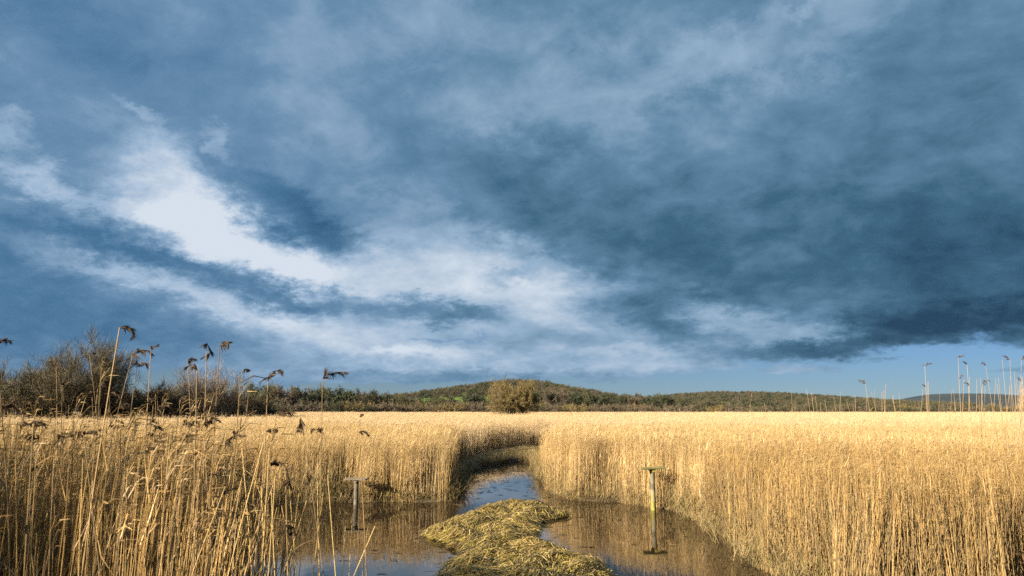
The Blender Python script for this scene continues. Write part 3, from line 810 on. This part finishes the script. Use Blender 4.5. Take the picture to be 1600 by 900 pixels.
def post_mesh(rad, z0, z1, seed):
    r = np.random.default_rng(seed); K, M = 14, 14
    z = np.linspace(z0, z1, K); an = np.arange(M) * 2 * np.pi / M
    rr = rad * (1 + .05 * r.normal(0, 1, (K, M)) + .07 * np.sin(an * 3 + 1)[None])
    V = np.stack([rr * np.cos(an)[None], rr * np.sin(an)[None], np.repeat(z[:, None], M, 1)], -1).reshape(-1, 3)
    i = np.arange(K * M).reshape(K, M)
    Q4 = np.stack([i[:-1], np.roll(i[:-1], -1, 1), np.roll(i[1:], -1, 1), i[1:]], -1).reshape(-1, 4)
    return make_mesh('post', V, None, None, True, Q4)
def perch(px, wy, ty, label, rad, mp, mk, rz, planks, tilt, lean=0.0):
    g0 = ground(px, wy); top = at_depth(px, ty, g0[1])[2]
    o = empty('perch_post', (g0[0], g0[1], 0)); o.rotation_euler = (0, R_(lean), R_(rz))
    link('post', post_mesh(rad, -.5, top, 3), mp, o)
    b = link('bearer', box_mesh('bearer', .26, .09, .07, seed=5), mp, o, (0.0, 0, top + .035)); b.rotation_euler = (0, R_(tilt), R_(90))
    for i, (x, y, L, w, t2) in enumerate(planks):
        q = link('plank', box_mesh('plank', L, w, .034, .007, 10 + i), mk, o, (x, y, top + .09 + .004 * i)); q.rotation_euler = (R_(t2), R_(tilt), R_(3 * i - 3))
    return tag(o, label, 'post')
perch(1021, 797, 737, 'mossy yellow green post with a plank platform in the right side of the pool', .058, M_POST, M_PLANK, 14,
      [(-.05, -.09, .60, .15, 5), (.05, .09, .62, .15, -5)], -2)
perch(556, 788, 754, 'short dark grey post with a pale flat board in the left side of the pool', .062, M_POST2, M_PLANK2, -4,
      [(0, -.09, .56, .17, 0), (.0, .09, .56, .17, 0)], 1)

# ------------------------------------------------------------------ single reeds standing out of the mass
STEMC = [np.array((.26, .175, .08)), np.array((.21, .14, .06)), np.array((.18, .12, .055)), np.array((.30, .20, .09))]
def reed(label, group, tops, low, Y, rad=.0042, heads=1, side=1, hl=.2, dark=1.0, seed=0, droop=1.0, leaf=2, cat='reed', htilt=None, tone=None):
    """a single reed: tops = pixel of its tip, low = a pixel lower on the stem, Y = its distance in front of the camera"""
    r = np.random.default_rng(seed)
    T = at_depth(*tops, Y); B = at_depth(*low, Y)
    dv = T - B
    t0 = (B[2] - 0.0) / dv[2]
    base = B - dv * t0; base[2] = 0
    base[1] += r.uniform(-.1, .1)
    K = 12; t = np.linspace(0, 1, K)[:, None]
    bow = np.array([r.normal(0, .018), r.normal(0, .02), 0])
    P = base + (T - base) * t + bow * np.sin(t * np.pi) * np.linalg.norm(T - base)
    P = P - base
    o = empty('reed', tuple(base)); tag(o, label, cat, group)
    c = (STEMC[r.integers(4)] if tone is None else np.array(tone)) * r.uniform(.85, 1.1)
    ge = Geo(); ge.tubes(P[None], (rad * np.linspace(1.1, .45, K))[None], 6, c[None])
    kn = P[2:-2:2]                                                          # nodes on the cane
    st = link('stem', ge.mesh('stem'), M_STEM, o)
    for i in range(leaf):
        j = r.integers(4, K - 1); s = P[j]; a = r.uniform(-1, 1) * .8 + (0 if r.uniform() < .6 else math.pi)
        L = r.uniform(.15, .35); d = unit(np.array([math.cos(a), math.sin(a), r.uniform(.6, 1.6)])); e = unit(np.array([math.cos(a), math.sin(a), r.uniform(-1.3, .3)]))
        u_ = np.linspace(0, 1, 8)[:, None]; p1 = s + d * L * .55; p2 = p1 + e * L * .5
        q = s * (1 - u_) ** 2 + p1 * 2 * u_ * (1 - u_) + p2 * u_ ** 2
        gl = Geo(); gl.ribbons(q[None], np.array([[.004, .007, .009, .009, .008, .006, .004, .001]]), np.array([[-math.sin(a), math.cos(a), .2]]), (c * .7)[None])
        link('leaf', gl.mesh('leaf'), M_REED, o)
    for h in range(heads):
        # plume: an arched axis with many fine hanging branchlets
        s = P[-1] if h == 0 else P[-2] * .7 + P[-3] * .3
        sd3 = side if h == 0 else side * (1 if r.uniform() < .7 else -1)
        L = hl * .85 * (1 if h == 0 else .75) * r.uniform(.8, 1.15)
        up0 = 1.25 if htilt is None else htilt
        n = 8; tt = np.linspace(0, 1, n)
        ang = np.linspace(up0, up0 - droop * r.uniform(1.3, 2.3), n) + r.normal(0, .25, n)
        ax = np.zeros((n, 3)); ax[0] = s
        yaw = r.normal(0, .35)
        for i in range(1, n):
            ax[i] = ax[i - 1] + L / (n - 1) * np.array([sd3 * math.cos(ang[i]) * math.cos(yaw), math.sin(yaw) * math.cos(ang[i]), math.sin(ang[i])])
        m = 119; f = r.uniform(0, .9, m) * (n - 1); i0 = f.astype(int); fr = (f - i0)[:, None]
        S = ax[i0] * (1 - fr) + ax[np.minimum(i0 + 1, n - 1)] * fr
        tg = unit(ax[np.minimum(i0 + 1, n - 1)] - ax[i0])
        clus = r.normal(0, .55, (7, 3))
        f = np.clip((np.arange(m) % 7) / 7 * (n - 1) * .95 + r.normal(0, .25, m), 0, n - 1.01); i0 = f.astype(int); fr = (f - i0)[:, None]
        S = ax[i0] * (1 - fr) + ax[i0 + 1] * fr; tg = unit(ax[i0 + 1] - ax[i0])
        d = unit(tg * 1.0 + clus[np.arange(m) % 7] + r.normal(0, .16, (m, 3)) + np.array([0, 0, -.3 * droop]))
        ll = L * r.uniform(.25, .5, (m, 1)) * (1 - .5 * f / n)[:, None]
        Q3 = np.stack([S, S + d * ll * .5, S + d * ll + np.array([0, 0, -.12]) * ll * droop], 1)
        gh = Geo()
        gh.ribbons(Q3, np.tile(np.array([.003, .0055, .002]), (m, 1)), unit(r.normal(0, 1, (m, 3))), BROWN[r.integers(0, 3, m)] * r.uniform(.55, 1.0, (m, 1)) * dark)
        gh.tubes(ax[None], np.linspace(rad * .5, .0008, n)[None], 4, (c * .5)[None])
        link('seed_head', gh.mesh('seed_head'), M_PLUME, o)
    return o
R1 = [
 ('thick leaning reed with a ragged dark head, tallest on the left', (187, 512), (167, 680), 3.6, .0056, 2, 1, .13, .9, .2),
 ('slim reed with a drooping head just right of the tallest one', (207, 556), (196, 660), 4.6, .0036, 2, 1, .16, 1.2, None),
 ('reed with a hanging dark tassel in the gap between the left willows', (213, 574), (211, 700), 4.6, .0036, 1, 1, .17, 1.3, None),
 ('upright reed with knobbly tufts up its tip left of the pale willow', (236, 548), (236, 690), 4.4, .0045, 3, 1, .09, .8, None),
 ('reed with the fattest upright dark head before the pale willow', (323, 536), (322, 700), 4.0, .0045, 2, 1, .15, 1.1, -.6),
 ('reed with an arched head pointing right above the pale willow', (343, 542), (335, 720), 4.0, .0038, 1, 1, .14, 1.25, None),
 ('reed with a head arching left before the pale willow', (308, 579), (312, 720), 4.0, .0055, 2, -1, .11, 1.1, None),
 ('reed with a small oval dark head left of the fattest head', (293, 566), (293, 700), 4.6, .003, 1, 1, .08, .9, None),
 ('thin reed with a small dark head at the right side of the pale willow', (392, 580), (383, 680), 4.8, .003, 1, -1, .09, 1.2, None),
 ('reed with a double drooping head right of the pale willow', (419, 593), (404, 760), 4.2, .004, 2, 1, .16, 1.25, None),
 ('tall slim reed with a feathery head against the distant tree line', (504, 592), (500, 740), 4.0, .0038, 2, 1, .15, 1.15, None),
 ('lone pale reed hooked to the right in front of the grey post', (561, 676), (566, 890), 3.3, .0042, 1, 1, .075, 1.25, None),
 ('short stalk with a small dark tip just above the hooked lone reed', (562, 652), (564, 800), 4.4, .0018, 1, 1, .045, .6, None),
 ('reed with a forked dark head below the distant tree line', (470, 652), (486, 830), 3.7, .0036, 2, 1, .12, .9, -.9),
 ('reed with three drooping heads over the left field', (432, 646), (418, 800), 3.9, .0034, 3, 1, .13, 1.1, None),
 ('reed with an upright ragged brown plume over the left water', (446, 732), (451, 900), 3.4, .0048, 3, 1, .12, .8, -.5),
 ('dark pointed reed head leaning right low over the left reeds', (131, 680), (158, 890), 2.9, .004, 1, 1, .10, .6, .7),
 ('reed with a grey head hooked right over the left reeds', (352, 690), (345, 880), 3.6, .0038, 2, 1, .13, 1.15, None),
 ('reed with a small dark head above the grey hooked one', (318, 664), (330, 860), 3.8, .0036, 2, 1, .10, 1.0, None),
 ('dark reed running up the left edge of the picture', (1, 640), (0, 860), 2.6, .0045, 1, 1, .10, .9, None),
 ('reed head poking in at the left edge above the willow', (-6, 541), (-12, 700), 3.6, .004, 2, 1, .12, 1.1, None),
 ('dark curving reed with a thin brown head near the left edge', (52, 668), (44, 880), 3.0, .0036, 1, 1, .09, .9, None),
 ('reed with a brown head half way along the left reed tops', (88, 572), (82, 740), 4.6, .0034, 2, -1, .10, 1.0, None),
 ('reed with a small ragged head before the far left willow', (140, 556), (134, 740), 4.8, .0036, 1, 1, .07, .5, None),
]
for i, (lb, tp, lw, Yd, rad, hd, sd3, hl, dr, ht) in enumerate(R1):
    reed(lb, None, tp, lw, Yd, rad, hd, sd3, hl, 1.0, 300 + i, dr, 2, 'reed', ht)
# bare leaning canes in front of the left water
CANES = [((400, 742), (352, 905), 4.0), ((398, 748), (437, 872), 4.2), ((436, 730), (398, 900), 4.1), ((408, 760), (412, 900), 3.9), ((512, 742), (528, 890), 3.8),
         ((541, 800), (522, 905), 4.4), ((586, 822), (556, 905), 3.5), ((575, 820), (566, 905), 4.3), ((402, 788), (380, 900), 4.4), ((480, 780), (446, 905), 4.4),
         ((330, 770), (352, 905), 3.9), ((382, 735), (330, 905), 3.7), ((452, 760), (462, 905), 3.9), ((496, 752), (512, 900), 4.0), ((352, 760), (300, 905), 3.4), ((421, 700), (396, 905), 3.9), ((440, 790), (470, 905), 4.3), ((467, 770), (455, 905), 4.2), ((424, 768), (442, 905), 3.6), ((505, 770), (486, 905), 4.5),
         ((412, 690), (372, 905), 3.6), ((378, 700), (386, 905), 3.8), ((430, 745), (412, 905), 3.5), ((550, 810), (545, 905), 4.4)]
for i, (tp, lw, Yd) in enumerate(CANES):
    reed('bare leaning yellow cane in front of the water on the left', 'leaning canes before the left water', tp, lw, Yd, .0036, 0, 1, .1, 1, 400 + i, 1, 1 if i % 3 == 0 else 0, 'reed', None, (.50, .35, .14))
r = np.random.default_rng(91)
for i in range(34):                                                          # more heads among the left reeds
    px = r.uniform(5, 400); py = r.uniform(600, 690)
    reed('reed with a small brown head among the tops of the left reeds', 'brown headed reeds among the left tops', (px, py), (px - r.normal(4, 6), py + 130), r.uniform(4.2, 6.4), r.uniform(.0028, .0042),
         1 + int(r.uniform() < .4), 1 if r.uniform() < .75 else -1, r.uniform(.08, .14), 1.0, 500 + i, r.uniform(.7, 1.2), 1)
RT = [((1445, 572), (1447, 680), 2), ((1497, 560), (1507, 680), 2), ((1511, 570), (1513, 690), 2), ((1540, 572), (1556, 690), 1), ((1578, 562), (1583, 700), 1), ((1596, 563), (1597, 690), 2),
      ((1566, 562), (1570, 690), 0), ((1585, 580), (1586, 690), 0), ((1352, 600), (1358, 690), 1), ((1378, 612), (1384, 690), 0), ((1560, 590), (1566, 690), 0), ((1535, 600), (1533, 690), 1)]
ORD = ['first', 'second', 'third', 'fourth', 'fifth', 'sixth', 'seventh', 'eighth', 'ninth', 'tenth', 'eleventh', 'twelfth']
RTL = ['tall stem with two dark tips standing clear of its neighbours on the right', 'tall reed with a pale ragged tip, tallest near the far blue hill', 'reed with dark tufted tip beside the tallest near the blue hill', None, None,
       'reed at the very right edge of the picture, rising into the sky']
for i, (tp, lw, hd) in enumerate(RT):
    lb = (RTL[i] if i < len(RTL) else None) or 'tall reed at the right end of the field, %s in from the right edge' % ORD[sum(1 for q in RT if q[0][0] > tp[0])]
    reed(lb, 'tall reeds at the right end', tp, lw, r.uniform(12.5, 15.0), r.uniform(.004, .0058), hd, 1 if r.uniform() < .5 else -1, .16, 1.2, 600 + i, .7, 1, 'reed', None, (.30, .205, .105))
for i in range(64):
    px = 1603 - 500 * r.uniform(0, 1) ** 1.9; py = np.interp(px, [1040, 1300, 1600], [626, 612, 590]) + r.uniform(-8, 22)
    reed('thin pale stem rising above the right reeds against the far hills', 'thin stems above the right reeds', (px, py), (px + r.normal(3, 5), py + 70), r.uniform(13, 17) + max(0, 1300 - px) * .03, r.uniform(.0038, .006), 0, 1, .05, 1.2, 700 + i, .6, 1, 'reed', None, (.30, .205, .105))

# ------------------------------------------------------------------ the air
hz = bpy.data.materials.new('haze'); hz.use_nodes = True
nt = hz.node_tree; nt.nodes.clear()
out = nt.nodes.new('ShaderNodeOutputMaterial'); pv = nt.nodes.new('ShaderNodeVolumePrincipled')
pv.inputs['Color'].default_value = (.5, .72, 1.0, 1); pv.inputs['Density'].default_value = 1.8e-5; pv.inputs['Anisotropy'].default_value = .2
nt.links.new(pv.outputs[0], out.inputs['Volume'])
hb = box_mesh('haze', 12000, 9600, 160, .001, 0, 0)
o = link('haze', hb, hz, None, (500, 4600, 78)); tag(o, 'thin blue air over the far hills', kind='stuff')
